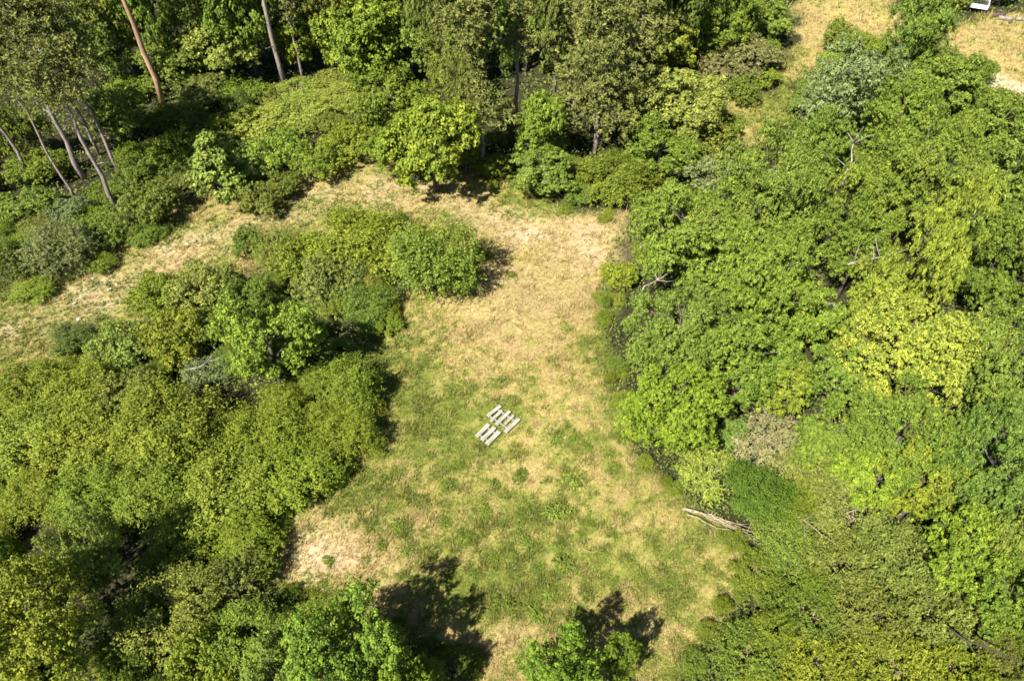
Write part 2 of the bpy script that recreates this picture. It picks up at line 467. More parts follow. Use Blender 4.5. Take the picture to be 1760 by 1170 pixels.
PAL = dict(deep=(.080, .145, .018), bright=(.182, .245, .026), lime=(.228, .278, .050), vivid=(.160, .245, .024), mid=(.142, .200, .026), green=(.140, .208, .032), dark=(.100, .140, .028),
           blue=(.110, .158, .045), olive=(.172, .200, .038), yellow=(.262, .318, .040), grey=(.180, .222, .072), brown=(.175, .165, .050), straw=(.245, .222, .085),
           ygreen=(.205, .252, .026), moss=(.172, .225, .022), pine=(.182, .203, .052), pinedry=(.215, .155, .06))

for _k, _v in PAL.items():                 # one wood: keep the species' colours close to each other
    if _k not in ('deep', 'brown', 'straw', 'pine', 'pinedry', 'grey', 'yellow'):
        PAL[_k] = tuple(0.85 * a + 0.15 * b for a, b in zip(_v, (.180, .228, .030)))
PLANTS = []          # (x, y, r) footprints
LABELS = {}
PR = random.Random(5)

def plant(kind, cx, cy, rpx, h, col, label, group=None, world=None, rm=None, squash=1.0):
    pr = PROTO[kind]
    if world is None:
        p, t = at(cx, cy, h * pr['c'])
        R = rpx * t / FPX
    else:
        p, R = np.array(world), rm
    z = float(ground_z(p[0], p[1]))
    root = empty(pr['name'], (float(p[0]), float(p[1]), z), PR.uniform(0, 6.28))
    cm, sm = pr['v'][PR.randrange(len(pr['v']))]
    s, sz = R / pr['R'], h / pr['H']
    c = mesh_obj(pr['crown'], cm, root)
    w = mesh_obj(pr['stem'], sm, root)
    root.scale = (s * PR.uniform(0.93, 1.07), s * PR.uniform(0.93, 1.07) * squash, sz)
    b = PR.uniform(0.9, 1.1)
    base = PAL[col]
    c.color = (base[0] * b * PR.uniform(0.93, 1.07), base[1] * b, base[2] * b * PR.uniform(0.85, 1.15), 1)
    tag(root, label, {'tree': 'tree', 'big': 'tree', 'fine': 'tree', 'grand': 'tree', 'cone': 'tree', 'airy': 'tree'}.get(kind, 'shrub'), group)
    PLANTS.append((p[0], p[1], R))
    return root

# ------------------------------------------------------------------ trees and shrubs: kind, crown centre and radius in photo pixels, height, colour, label
TABLE = [
 # thicket between the track and the clearing
 ('bush', 745, 440, 78, 4.6, 'mid', 'dense rounded dark green bush at the tip of the thicket by the track bend'),
 ('bush', 606, 412, 80, 3.2, 'ygreen', 'broad light green bush touching the rounded dark bush at the track bend'),
 ('shrub', 562, 482, 62, 2.6, 'olive', 'pale olive shrub below the broad light green bush, above the black shadow'),
 ('bush', 630, 520, 46, 1.7, 'mid', 'low green bush between the rounded dark bush and the black shadow'),
 ('shrub', 662, 553, 27, 1.0, 'bright', 'small bright shrub jutting out into the clearing below the rounded dark bush'),
 ('twig', 470, 418, 44, 2.0, 'olive', 'bare twigged shrub standing where the track disappears behind the thicket'),
 ('shrub', 422, 412, 30, 2.0, 'mid', 'narrow upright shrub at the end of the open stretch of track'),
 ('shrub', 507, 440, 46, 2.4, 'bright', 'small light shrub between the bare twigged shrub and the broad light bush'),
 ('shrub', 345, 495, 58, 2.6, 'lime', 'pale shrub on the thicket edge right below the track rocks'),
 ('shrub', 275, 505, 50, 2.4, 'bright', 'light green shrub overhanging the lower edge of the track'),
 ('shrub', 420, 515, 50, 2.9, 'mid', 'green shrub with dark gaps right of the pale shrub by the track'),
 ('tree', 458, 585, 84, 6.0, 'bright', 'tall light green tree in the thicket casting the long black shadow beside it'),
 ('bush', 596, 655, 54, 2.7, 'moss', 'steep green bush on the clearing edge right of the long black shadow'),
 ('bush', 592, 745, 56, 2.0, 'moss', 'sprawling green bush on the clearing edge below the steep one'),
 ('heather', 125, 580, 34, 1.5, 'blue', 'small dark bluish shrub against the lower edge of the track'),
 ('shrub', 212, 590, 56, 2.5, 'lime', 'yellowish shrub right of the small bluish shrub'),
 ('shrub', 295, 580, 60, 2.8, 'ygreen', 'olive green shrub in the middle of the upper thicket'),
 ('shrub', 372, 562, 46, 2.2, 'mid', 'shaded shrub above the grey dead branches in the thicket'),
 ('twig', 352, 640, 40, 1.4, 'grey', 'thin leaved grey shrub among the dead branches left of the tall light tree'),
 ('bush', 52, 655, 60, 2.2, 'moss', 'green bush below the track at the photo left edge'),
 ('bush', 140, 672, 62, 2.4, 'ygreen', 'yellow-green bush below the small bluish shrub'),
 ('shrub', 225, 672, 56, 2.4, 'olive', 'speckled olive shrub between the yellowish shrub and the broad dome bush'),
 ('bush', 285, 728, 82, 3.7, 'moss', 'broad dome shaped bush left of the round black hollow'),
 ('bush', 448, 745, 72, 2.4, 'moss', 'bushy mound just right of the round black hollow'),
 ('bush', 515, 812, 72, 2.1, 'moss', 'low bramble mound sloping down to the clearing edge'),
 ('bush', 385, 845, 82, 2.4, 'moss', 'wide bramble mound below the round black hollow'),
 ('bush', 255, 838, 72, 2.4, 'moss', 'dark speckled bramble mound below the dome shaped bush'),
 ('bush', 150, 765, 80, 2.6, 'ygreen', 'large yellow-green mound left of the dome shaped bush'),
 ('bush', 45, 755, 76, 2.4, 'ygreen', 'yellow-green mound halfway down the photo left edge'),
 ('bush', 55, 850, 56, 2.2, 'ygreen', 'mound above the black hollow at the photo left edge'),
 ('bush', 150, 838, 56, 2.4, 'moss', 'mound directly above the small egg shaped tree'),
 ('bush', 315, 925, 70, 2.0, 'moss', 'smooth bramble mound right of the black hollows at lower left'),
 ('bush', 425, 925, 64, 1.9, 'moss', 'bramble mound at the left end of the bare tan patch'),
 ('fine', 150, 945, 54, 5.6, 'lime', 'small egg shaped tree between two black shadow hollows'),
 ('fine', 45, 1080, 98, 6.4, 'ygreen', 'large round crowned tree in the lower left corner'),
 ('tree', -25, 985, 50, 6.0, 'mid', 'tree cut by the photo left edge beside the black hollow'),
 ('bush', 300, 1050, 92, 2.8, 'olive', 'big olive bush in the middle of the lower left corner'),
 ('twig', 408, 992, 56, 2.4, 'olive', 'twiggy half bare bush in shade left of the bare tan patch'),
 ('bush', 430, 1085, 70, 2.6, 'mid', 'green bush left of the vivid green bottom edge tree'),
 ('shrub', 330, 1150, 64, 2.8, 'ygreen', 'leafy shrub at the bottom edge below the big olive bush'),
 ('shrub', 205, 1150, 40, 2.4, 'mid', 'dark shrub at the bottom edge beside the large round crowned tree'),
 ('fine', 596, 1138, 108, 5.6, 'vivid', 'vivid green tree on the bottom edge with a large black shadow on the clearing'),
 ('tree', 470, 1165, 60, 4.0, 'green', 'green tree cut by the bottom edge left of the vivid green tree'),
 ('tree', 690, 1185, 56, 4.6, 'vivid', 'small tree cut by the bottom edge right of the vivid green tree'),
 ('fine', 975, 1165, 76, 4.6, 'vivid', 'vivid green tree at the bottom centre with a jagged shadow behind it'),
 ('fine', 1068, 1130, 32, 3.6, 'vivid', 'small side crown right of the bottom centre tree'),
 # woods above the track, left
 ('tree', 370, 62, 72, 7.0, 'lime', 'bright leafy tree left of the slim grey pine trunk'),
 ('tree', 500, 62, 46, 6.0, 'bright', 'narrow bright tree right of the slim grey pine trunk'),
 ('big', 622, 62, 76, 8.0, 'bright', 'large bright broadleaf tree at the top edge right of the trunks'),
 ('tree', 560, 28, 44, 6.0, 'mid', 'green tree at the top edge left of the large bright one'),
 ('tree', 300, 95, 56, 5.0, 'mid', 'dark green tree just right of the orange pine trunk'),
 ('big', 205, 185, 52, 4.6, 'green', 'shrubby tree with big pale leaves left of the grey and orange trunks'),
 ('tree', 165, 75, 56, 6.5, 'mid', 'green tree behind the big olive pine crown'),
 ('tree', 430, 20, 40, 7.0, 'mid', 'shaded tree at the top edge above the bright leafy tree'),
 ('shrub', 225, 150, 40, 1.8, 'bright', 'light bush at the foot of the grey pine trunk'),
 ('shrub', 300, 196, 40, 1.6, 'mid', 'green bush wrapped round the foot of the orange pine trunk'),
 ('shrub', 345, 150, 46, 2.4, 'olive', 'olive shrub below the bright leafy tree'),
 ('shrub', 415, 155, 40, 2.0, 'mid', 'shrub in shade left of the foot of the slim grey trunk'),
 ('cone', 368, 285, 62, 6.0, 'lime', 'pointed young tree standing out above the track bend'),
 ('shrub', 480, 262, 54, 3.0, 'bright', 'bushy tree right of the pointed young tree'),
 ('shrub', 440, 205, 56, 2.0, 'lime', 'light bush behind the pointed young tree'),
 ('bush', 520, 190, 60, 1.6, 'lime', 'low pale bramble patch on the slope below the slim grey trunk'),
 ('bush', 595, 165, 52, 1.5, 'lime', 'low pale bramble patch below the large bright broadleaf tree'),
 ('shrub', 600, 245, 52, 2.2, 'bright', 'light shrub left of the tall bright tree on the track'),
 ('shrub', 540, 280, 46, 2.6, 'ygreen', 'yellow-green shrub on the verge above the track'),
 ('shrub', 440, 340, 40, 2.4, 'olive', 'dark olive shrub below the pointed young tree at the track'),
 ('shrub', 490, 315, 34, 1.8, 'mid', 'small dark shrub on the upper track verge'),
 ('shrub', 300, 255, 50, 2.6, 'bright', 'green shrub in shade left of the pointed young tree'),
 ('shrub', 258, 345, 54, 3.0, 'olive', 'rounded olive shrub above the track left of the pointed young tree'),
 ('shrub', 238, 285, 38, 2.2, 'mid', 'green shrub above the rounded olive shrub'),
 ('shrub', 165, 395, 44, 2.0, 'mid', 'green shrub between the feathery grey bush and the pine foot'),
 ('heather', 98, 420, 56, 3.0, 'grey', 'feathery grey-green bush above the track near the photo left edge'),
 ('shrub', 35, 350, 52, 2.2, 'mid', 'green shrub at the photo left edge below the thin trunk'),
 ('shrub', 105, 365, 40, 1.5, 'grey', 'greyish shrub between the two front pine trunks'),
 ('shrub', 28, 445, 46, 2.4, 'dark', 'dark shrub at the photo left edge beside the feathery grey bush'),
 ('shrub', 60, 285, 50, 2.4, 'mid', 'shaded shrub behind the thin pine trunk'),
 ('tree', 15, 220, 52, 5.0, 'mid', 'shaded tree at the photo left edge below the pine crowns'),
 ('bush', 168, 452, 28, 1.0, 'mid', 'low bush on the upper edge of the track'),
 ('bush', 250, 400, 30, 1.0, 'mid', 'low bush on the track verge below the rounded olive shrub'),
 ('bush', 60, 495, 34, 0.9, 'ygreen', 'yellow-green low growth on the upper track edge at left'),
 # woods above the clearing, centre
 ('big', 742, 232, 88, 7.6, 'bright', 'tall bright broadleaf tree reaching down to the track at centre'),
 ('big', 678, 255, 46, 4.4, 'bright', 'bright shrubby tree joined to the left flank of the tall bright tree'),
 ('tree', 800, 258, 30, 3.2, 'mid', 'small tree between the tall bright tree and the feathery pine foot'),
 ('tree', 670, 165, 62, 6.0, 'mid', 'green tree behind the left side of the tall bright one'),
 ('tree', 700, 60, 54, 7.0, 'mid', 'tree at the top edge between the large bright tree and the olive feathery pine'),
 ('airy', 765, 110, 50, 7.5, 'olive', 'olive tree just left of the feathery pine column'),
 ('airy', 800, 150, 44, 10.0, 'olive', 'tall olive tree added left of the feathery pine column to shade the slot'),  # added tree, casts shade on the slot to its right
 ('shrub', 862, 190, 26, 2.5, 'dark', 'darkened shrub at the bottom of the shaded slot between two pine trunks'),  # dark leaf colour stands in for the shade in the slot
 ('shrub', 868, 90, 30, 3.5, 'dark', 'darkened shrub deep in the shaded slot between two pine trunks'),  # shade of the slot put into the leaf colour here too
 ('big', 930, 205, 46, 6.5, 'bright', 'ivy leaved tree right of the pale ivy clad trunk'),
 ('big', 935, 292, 54, 3.4, 'green', 'layered low tree with a black shadow line under it above the track'),
 ('shrub', 850, 285, 34, 1.3, 'ygreen', 'small yellow-green shrub at the foot of the feathery pine'),
 ('bush', 1060, 300, 66, 2.6, 'mid', 'smooth rounded bush below the big olive pine'),
 ('shrub', 1000, 335, 26, 1.2, 'mid', 'small dark shrub at the track between the layered tree and the rounded bush'),
 ('tree', 1135, 255, 66, 4.4, 'mid', 'green tree right of the rounded bush below the pine'),
 ('tree', 1120, 70, 74, 8.0, 'ygreen', 'tall yellow-green tree right of the big olive pine'),
 ('tree', 1160, 165, 80, 6.0, 'lime', 'broad lime coloured tree below the tall yellow-green one'),
 ('tree', 1215, 55, 56, 6.0, 'mid', 'green tree at the top edge left of the rusty brown shrubs'),
 ('shrub', 1285, 92, 60, 3.6, 'brown', 'rusty brown shrub beside the open straw meadow'),
 ('shrub', 1235, 125, 46, 3.2, 'brown', 'smaller rusty shrub left of the larger rusty brown shrub'),
 ('tree', 1315, 28, 48, 4.2, 'mid', 'dark green tree at the top edge left of the open straw meadow'),
 ('shrub', 1278, 152, 32, 2.6, 'mid', 'green shrub with black underside above the yellow grass gap'),
 ('shrub', 1205, 225, 56, 3.0, 'olive', 'olive shrub left of the yellow grass gap'),
 ('airy', 1238, 300, 52, 4.2, 'grey', 'pale grey-green tree below the yellow grass gap'),
 ('tree', 1030, 15, 40, 9.0, 'olive', 'olive tree at the top edge behind the big pine'),
 # woods right of the clearing
 ('airy', 1462, 140, 84, 8.5, 'grey', 'silvery grey-green tree standing out above the right hand wood'),
 ('shrub', 1445, 62, 36, 3.2, 'mid', 'small dark green tree top poking into the straw meadow'),
 ('tree', 1585, 45, 46, 8.5, 'mid', 'tall dark tree between the two meadows at the top'),
 ('shrub', 1412, 205, 26, 2.4, 'mid', 'shrub between the yellow grass gap and the silvery tree'),
 ('tree', 1632, 140, 66, 6.0, 'green', 'dark green tree at the edge of the upper right lawn'),
 ('shrub', 1570, 118, 36, 3.0, 'ygreen', 'yellowish shrub below the tall dark tree between the meadows'),
 ('tree', 1722, 205, 60, 5.6, 'mid', 'green tree beside the pale path at the right edge'),
 ('tree', 1555, 200, 62, 7.0, 'mid', 'green tree right of the silvery tree'),
 ('grand', 1590, 300, 92, 10.7, 'mid', 'large fine leaved tree in the upper part of the right hand wood'),
 ('tree', 1710, 310, 80, 8.0, 'mid', 'green tree at the right edge right of the large fine leaved one'),
 ('grand', 1330, 320, 90, 10.2, 'mid', 'large green tree below the yellow grass gap'),
 ('tree', 1420, 245, 52, 6.5, 'green', 'green tree below the silvery tree, left of its forked trunk'),
 ('airy', 1480, 330, 62, 7.5, 'ygreen', 'yellowish feathery tree below the forked trunk'),
 ('grand', 1195, 395, 108, 7.9, 'green', 'largest bluish green tree at the upper right corner of the clearing'),
 ('shrub', 1072, 470, 34, 1.8, 'ygreen', 'yellow-green shrub strip between the clearing and the dead branches'),
 ('grand', 1168, 560, 92, 6.6, 'green', 'large green tree on the clearing edge below the largest bluish one'),
 ('grand', 1310, 480, 84, 8.8, 'bright', 'large light green tree left of the brown hollow'),
 ('airy', 1480, 420, 62, 6.8, 'mid', 'fine leaved tree above the grey dead branch in the wood'),
 ('tree', 1400, 545, 52, 5.6, 'bright', 'light green tree just below the brown hollow'),
 ('grand', 1160, 690, 90, 5.4, 'vivid', 'wide bright green tree spreading low over the right clearing edge'),
 ('tree', 1285, 610, 72, 6.0, 'mid', 'green tree right of the wide spreading one'),
 ('tree', 1345, 665, 54, 4.6, 'bright', 'small light tree right of the pinkish bare twigs'),
 ('grand', 1555, 600, 103, 8.9, 'yellow', 'big yellow-leaved tree glowing in the middle of the right hand wood'),
 ('airy', 1630, 425, 56, 11.5, 'yellow', 'tall yellow-leaved tree top behind the big yellow one'),
 ('airy', 1505, 500, 42, 6.6, 'yellow', 'small yellow-leaved crown right of the brown hollow'),
 ('grand', 1752, 440, 84, 8.5, 'green', 'large green tree on the right edge beside the tall yellow top'),
 ('grand', 1715, 620, 95, 9.8, 'green', 'large dark green tree at the right edge halfway down'),
 ('tree', 1445, 640, 56, 5.6, 'mid', 'green tree left below the big yellow tree beside a dark hollow'),
 ('grand', 1555, 740, 84, 7.6, 'mid', 'large light green tree directly below the big yellow tree'),
 ('tree', 1430, 742, 66, 5.0, 'mid', 'rounded green tree at the lower edge of the right hand wood'),
 ('tree', 1510, 822, 58, 4.4, 'bright', 'light tree at the lower wood edge above the brambles'),
 ('grand', 1715, 790, 88, 8.7, 'green', 'large leaved tree at the right edge above the dark hollow'),
 ('tree', 1590, 832, 64, 5.4, 'ygreen', 'yellow-green tree just above the large dark hollow at lower right'),
 ('tree', 1655, 935, 66, 5.0, 'bright', 'light tree standing in the dark hollow at lower right'),
 ('tree', 1755, 930, 58, 5.6, 'mid', 'dark tree at the right edge beside the hollow at lower right'),
 ('tree', 1735, 1030, 56, 4.6, 'mid', 'green tree near the lower right corner'),
 # brambles at lower right
 ('bush', 1300, 850, 58, 2.3, 'deep', 'small dense dark green bush in pale brambles by the fallen canes'),
 ('twig', 1322, 762, 74, 1.5, 'straw', 'pale straw coloured dry bramble patch below the pinkish bare twigs'),
 ('twig', 1225, 815, 60, 1.0, 'lime', 'thin pale bramble growth at the clearing edge above the fallen canes'),
 ('twig', 1385, 820, 60, 1.7, 'olive', 'dry olive bramble patch right of the small dense dark bush'),
 ('scrub', 1460, 880, 79, 1.9, 'olive', 'olive bramble mound below the lower edge of the wood'),
 ('scrub', 1352, 935, 66, 1.3, 'mid', 'rough bramble mound at the right end of the fallen canes'),
 ('scrub', 1440, 975, 72, 1.8, 'olive', 'bramble mound right of the dark gap at lower right'),
 ('scrub', 1545, 960, 83, 2.1, 'olive', 'wide bramble mound left of the dark hollow at lower right'),
 ('scrub', 1385, 1060, 66, 1.6, 'mid', 'bramble mound near the bottom edge right of the clearing'),
 ('scrub', 1490, 1060, 83, 1.8, 'olive', 'large pale bramble mound near the bottom right'),
 ('scrub', 1595, 1050, 72, 2.1, 'olive', 'bramble mound left of the green tree near the lower right corner'),
 ('scrub', 1285, 1125, 70, 1.4, 'mid', 'bramble mound on the bottom edge beside the clearing'),
 ('scrub', 1400, 1145, 72, 1.6, 'ygreen', 'yellowish bramble mound on the bottom edge'),
 ('scrub', 1530, 1145, 79, 1.8, 'ygreen', 'yellow-green bramble mound at bottom right beside the dark branch'),
 ('scrub', 1650, 1160, 72, 1.9, 'ygreen', 'yellow-green bramble mound under the dark branch'),
 ('scrub', 1300, 985, 44, 1.1, 'mid', 'small bramble clump at the clearing edge left of the dark gap'),
 ('bush', 487, 692, 42, 2.2, 'moss', 'small mound between the round black hollow and the steep edge bush'),
 ('scrub', 512, 152, 46, 0.9, 'lime', 'low pale growth around the foot of the slim straight trunk'),
 ('scrub', 575, 140, 44, 0.9, 'lime', 'low pale growth below the top edge bright tree'),
 ('scrub', 445, 165, 40, 0.9, 'olive', 'low olive growth left of the foot of the slim straight trunk'),
 ('scrub', 175, 330, 36, 0.9, 'mid', 'low growth around the feet of the front pines'),
 ('scrub', 150, 375, 34, 0.9, 'moss', 'low growth between the front pine feet and the feathery grey bush'),
 ('scrub', 275, 205, 40, 0.9, 'mid', 'low shaded growth at the foot of the orange trunk'),
]
for row in TABLE:
    assert row[6] not in LABELS, row[6]
    LABELS[row[6]] = 1
    plant(*row)
# tall trees closing the wood along the top of the picture
BACK = [(25, -12), (105, 8), (178, -15), (258, 14), (335, -10), (410, 10), (480, -12), (545, -25), (655, -15), (735, 0), (800, -20), (905, -15), (960, 10), (1075, -12), (1165, -8), (1255, -20)]
BACK_WORDS = ['leftmost', 'second', 'third', 'fourth', 'fifth', 'sixth', 'seventh', 'eighth', 'ninth', 'tenth', 'eleventh', 'twelfth', 'thirteenth', 'fourteenth', 'fifteenth', 'rightmost']
for i, (bx, by) in enumerate(BACK):
    plant(('tree', 'airy', 'big')[i % 3], bx, by, 50 + 8 * (i % 3), 11.0 + (i * 7 % 5) * 0.5, ('mid', 'green', 'olive', 'mid', 'dark')[i % 5],
          f'{BACK_WORDS[i]} tall tree' + (' from the left' if 0 < i < 15 else '') + ' in the row along the top edge', 'tall trees along the top edge')

# ------------------------------------------------------------------ pines: bare trunk, limbs and a crown of needle tufts
TRUNKS = []
def needle_crown(name, seed, H, z0, R, ntuft, shape, axis):
    rng = np.random.default_rng(seed)
    C, limbs = [], []
    nb = int(26 + (H - z0) * 3)
    for k in range(nb):
        u = (k + rng.random()) / nb
        z = z0 + (H - z0) * u
        if shape == 'umbrella': rr = R * math.sqrt(max(0.02, 1 - ((u - 0.42) / 0.66) ** 2))
        elif shape == 'column': rr = R * (0.55 + 0.45 * math.sin(u * 9 + seed)) * (1 - u * 0.5)
        else: rr = R * (1 - u * 0.72) * (0.6 + 0.4 * min(1, u * 6))
        rr *= rng.uniform(0.65, 1.1)
        a = k * 2.39996 + rng.uniform(-.5, .5)
        tip = np.array([math.cos(a) * rr, math.sin(a) * rr, z + rr * rng.uniform(-0.12, 0.28)])
        ax = axis(max(0.3, min(z - rr * 0.15, H * 0.96)))
        limbs.append((ax, tip + [ax[0], ax[1], 0]))
    per = max(4, ntuft // nb)
    P, D = [], []
    for b, tip in limbs:
        t = rng.uniform(0.3, 1.08, per) ** 0.75
        w = np.linalg.norm(tip - b) * 0.26 + 0.12
        p = b + (tip - b) * t[:, None] + rng.normal(size=(per, 3)) * w * np.array([1, 1, 0.5])
        P.append(p); D.append(np.repeat(unit(tip - b)[None], per, 0))
    P, D = np.vstack(P), np.vstack(D)
    nn = 13
    idx = np.repeat(np.arange(len(P)), nn)
    m = len(idx)
    nd = unit(D[idx] * 0.35 + rdir(rng, m) * 0.9 + np.array([0, 0, 0.45]))
    L = rng.uniform(0.18, 0.36, m)
    pos = P[idx] + nd * (L * 0.5)[:, None]
    nrm = unit(np.cross(nd, rdir(rng, m)))
    nrm *= np.sign(nrm[:, 2:3] + 1e-6)
    tt = np.clip(rng.normal(0.5, 0.22, len(P)), 0, 1)
    me = leaf_mesh(name, pos, nrm, nd, L, L * 0.0 + 0.085, np.clip(tt[idx] + rng.normal(0, 0.1, m), 0, 1), M_NEEDLE, fold=0.05)
    return me, limbs

def pine(bx, by, H, z0, R, r0, mat, label, seed, col='pine', ntuft=700, shape='umbrella', lean=(0, 0), snag=0):
    p, t = at(bx, by, 0.0)
    z = float(ground_z(p[0], p[1]))
    root = empty('pine_tree', (float(p[0]), float(p[1]), z))
    T = Tubes()
    rng = np.random.default_rng(seed + 90)
    zs = np.linspace(-0.2, H * 0.97, 9)
    bend = rng.normal(0, 0.10, (9, 2)); bend[0] = 0
    lz = np.maximum(zs, 0) / H
    pts = np.c_[bend[:, 0] + lean[0] * lz ** 1.5, bend[:, 1] + lean[1] * lz ** 1.5, zs]
    T.tube(pts, r0 * np.linspace(1.15, 0.22, 9) ** 0.9, 9)
    def axis(zz): return np.array([np.interp(zz, zs, pts[:, 0]), np.interp(zz, zs, pts[:, 1]), zz])
    for k in range(snag):                               # short dead stubs on the bare trunk
        zz = rng.uniform(0.25, 0.95) * z0; a = rng.uniform(0, 6.28); ln = rng.uniform(0.4, 1.4)
        b = axis(zz)
        T.tube([b, b + [math.cos(a) * ln, math.sin(a) * ln, ln * 0.2]], [r0 * 0.25, r0 * 0.08], 5)
    me, limbs = needle_crown('pine_crown', seed, H, z0, R, ntuft, shape, axis)
    for b, tip in limbs:
        T.tube([b, (b + tip) / 2 + [0, 0, 0.08], tip], [r0 * 0.2, r0 * 0.13, r0 * 0.05], 4)
    mesh_obj('trunk', T.mesh('pine_trunk', mat), root)
    c = mesh_obj('crown', me, root)
    c.color = (*PAL[col], 1)
    tag(root, label, 'tree')
    PLANTS.append((p[0], p[1], 0.8))
    TRUNKS.append((bx, by, *to_px(p[0] + lean[0] * .5, p[1], z + z0)))

pine(203, 358, 11.6, 8.2, 2.1, 0.155, M_PINE_GREY, 'front pine with a bare grey trunk above the track at left', 1, snag=3, ntuft=620, lean=(-0.4, 0))
pine(148, 310, 13.8, 8.8, 3.4, 0.18, M_PINE_GREY, 'big pine with the broad olive crown in the upper left corner', 2, ntuft=1300, snag=3)
pine(131, 350, 11.8, 9.0, 1.3, 0.10, M_PINE_GREY, 'thin leaning pine left of the front pine trunk', 3, ntuft=260, lean=(-0.6, 0.2), snag=2)
pine(205, 296, 12.6, 8.8, 2.3, 0.13, M_PINE_GREY, 'pine half hidden behind the front pine', 4, ntuft=620, snag=2)
pine(279, 176, 19.0, 10.5, 2.8, 0.24, M_PINE_ORANGE, 'tall pine with an orange trunk running out of the top', 5, ntuft=500, snag=2)
pine(236, 118, 19.0, 11.0, 2.8, 0.25, M_PINE_GREY, 'tall grey trunked pine just left of the orange trunk', 6, ntuft=500, snag=2)
pine(292, 105, 18.0, 12.0, 2.4, 0.14, M_PINE_ORANGE, 'slender pine with a pale trunk right of the orange trunk', 12, ntuft=350)
pine(490, 148, 19.0, 11.5, 2.8, 0.20, M_PINE_GREY, 'slim straight grey trunked pine between two bright trees', 7, ntuft=500, snag=3)
pine(830, 290, 15.0, 4.2, 1.9, 0.19, M_PINE_GREY, 'feathery olive pine column standing above the track at centre', 8, ntuft=2200, shape='column', lean=(-0.5, 0), snag=2)
pine(890, 250, 15.5, 7.5, 2.2, 0.17, M_PINE_GREY, 'pale ivy clad trunked pine right of the dark slot', 9, ntuft=1100, shape='column', snag=4)
pine(1022, 262, 13.2, 2.6, 3.7, 0.22, M_PINE_GREY, 'big olive pine with browned lower branches above the clearing', 10, ntuft=2300, shape='cone')
pine(985, 215, 13.0, 4.0, 2.6, 0.18, M_PINE_GREY, 'olive pine behind the left side of the big browned pine', 11, ntuft=800, shape='cone')
pine(60, 318, 12.0, 8.5, 1.8, 0.13, M_PINE_GREY, 'thin pine with a small crown at the left edge behind the leaning one', 21, ntuft=420, lean=(-0.8, 0.1), snag=3)
pine(172, 268, 12.5, 9.0, 1.7, 0.12, M_PINE_GREY, 'slender dark pine between the front pine and the grey trunk', 22, ntuft=380, lean=(-0.5, 0.2), snag=3)
pine(345, 120, 17.0, 9.5, 2.2, 0.17, M_PINE_GREY, 'tall pine standing behind the bright leafy tree', 23, ntuft=700, shape='column', snag=2)
pine(425, 95, 17.5, 9.0, 2.2, 0.17, M_PINE_GREY, 'dark tall pine left of the slim straight trunk', 24, ntuft=700, shape='column', snag=2)
pine(522, 140, 8.0, 5.5, 0.9, 0.12, M_PINE_GREY, 'short pale snag like pine right of the slim straight trunk', 25, ntuft=120, snag=4)
pine(590, 110, 17.0, 8.5, 2.2, 0.17, M_PINE_GREY, 'tall pine behind the large bright broadleaf tree', 26, ntuft=700, shape='column', snag=2)
pine(770, 170, 15.5, 4.5, 2.2, 0.17, M_PINE_GREY, 'feathery olive pine left of the pine column', 27, ntuft=1200, shape='column', snag=2)
pine(1085, 190, 14.5, 4.0, 2.4, 0.17, M_PINE_GREY, 'olive pine right of the big browned pine', 28, ntuft=1100, shape='cone', snag=2)

# ------------------------------------------------------------------ low growth that fills the thickets between the plants above
HOLES = [(375, 688, 34), (60, 928, 44), (228, 925, 42), (170, 1035, 44), (195, 985, 30), (545, 575, 28), (1445, 488, 30), (1400, 618, 24), (1610, 895, 34), (1690, 865, 34), (1690, 1000, 34), (1400, 930, 18), (860, 110, 24), (1360, 985, 18)]
FILL_LABEL = [
    (lambda x, y: y > 560 and x < 880, 'low bramble filling gaps in the left hand thicket', 'low brambles of the left thicket', 'bush', ('moss', 'mid', 'ygreen')),
    (lambda x, y: x < 700 and y > 330, 'low bramble growing near the dirt track', 'low brambles by the track', 'bush', ('mid', 'olive', 'bright')),
    (lambda x, y: x < 660, 'undergrowth shrub beneath the trees of the upper left wood', 'undergrowth of the upper left wood', 'shrub', ('mid', 'dark', 'bright', 'olive')),
    (lambda x, y: x < 1180 and y < 420, 'undergrowth shrub beneath the trees above the clearing', 'undergrowth above the clearing', 'shrub', ('mid', 'olive', 'bright')),
    (lambda x, y: y > 800, 'low bramble in the lower right thicket', 'low brambles of the lower right thicket', 'scrub', ('olive', 'mid', 'ygreen', 'moss')),
    (lambda x, y: True, 'undergrowth shrub beneath the trees of the right hand wood', 'undergrowth of the right hand wood', 'shrub', ('mid', 'green', 'bright')),
]
ANCHORS = [(r[1], r[2], r[6]) for r in TABLE if len(r[6].split()) <= 11]
def auto_label(kind, px, py):
    ax, ay, lab = min(ANCHORS, key=lambda a: math.hypot(a[0] - px, a[1] - py))
    dx, dy = px - ax, py - ay
    w = ('right of' if dx > 0 else 'left of') if abs(dx) > abs(dy) else ('below' if dy > 0 else 'above')
    return f'{kind} {w} the {lab}'
def ground_points(px, py, h):
    r, u = (px - 880) / FPX, (585 - py) / FPX
    t = (CAM_H - h) / (SP - u * CP)
    return r * t, (CP + u * SP) * t, t

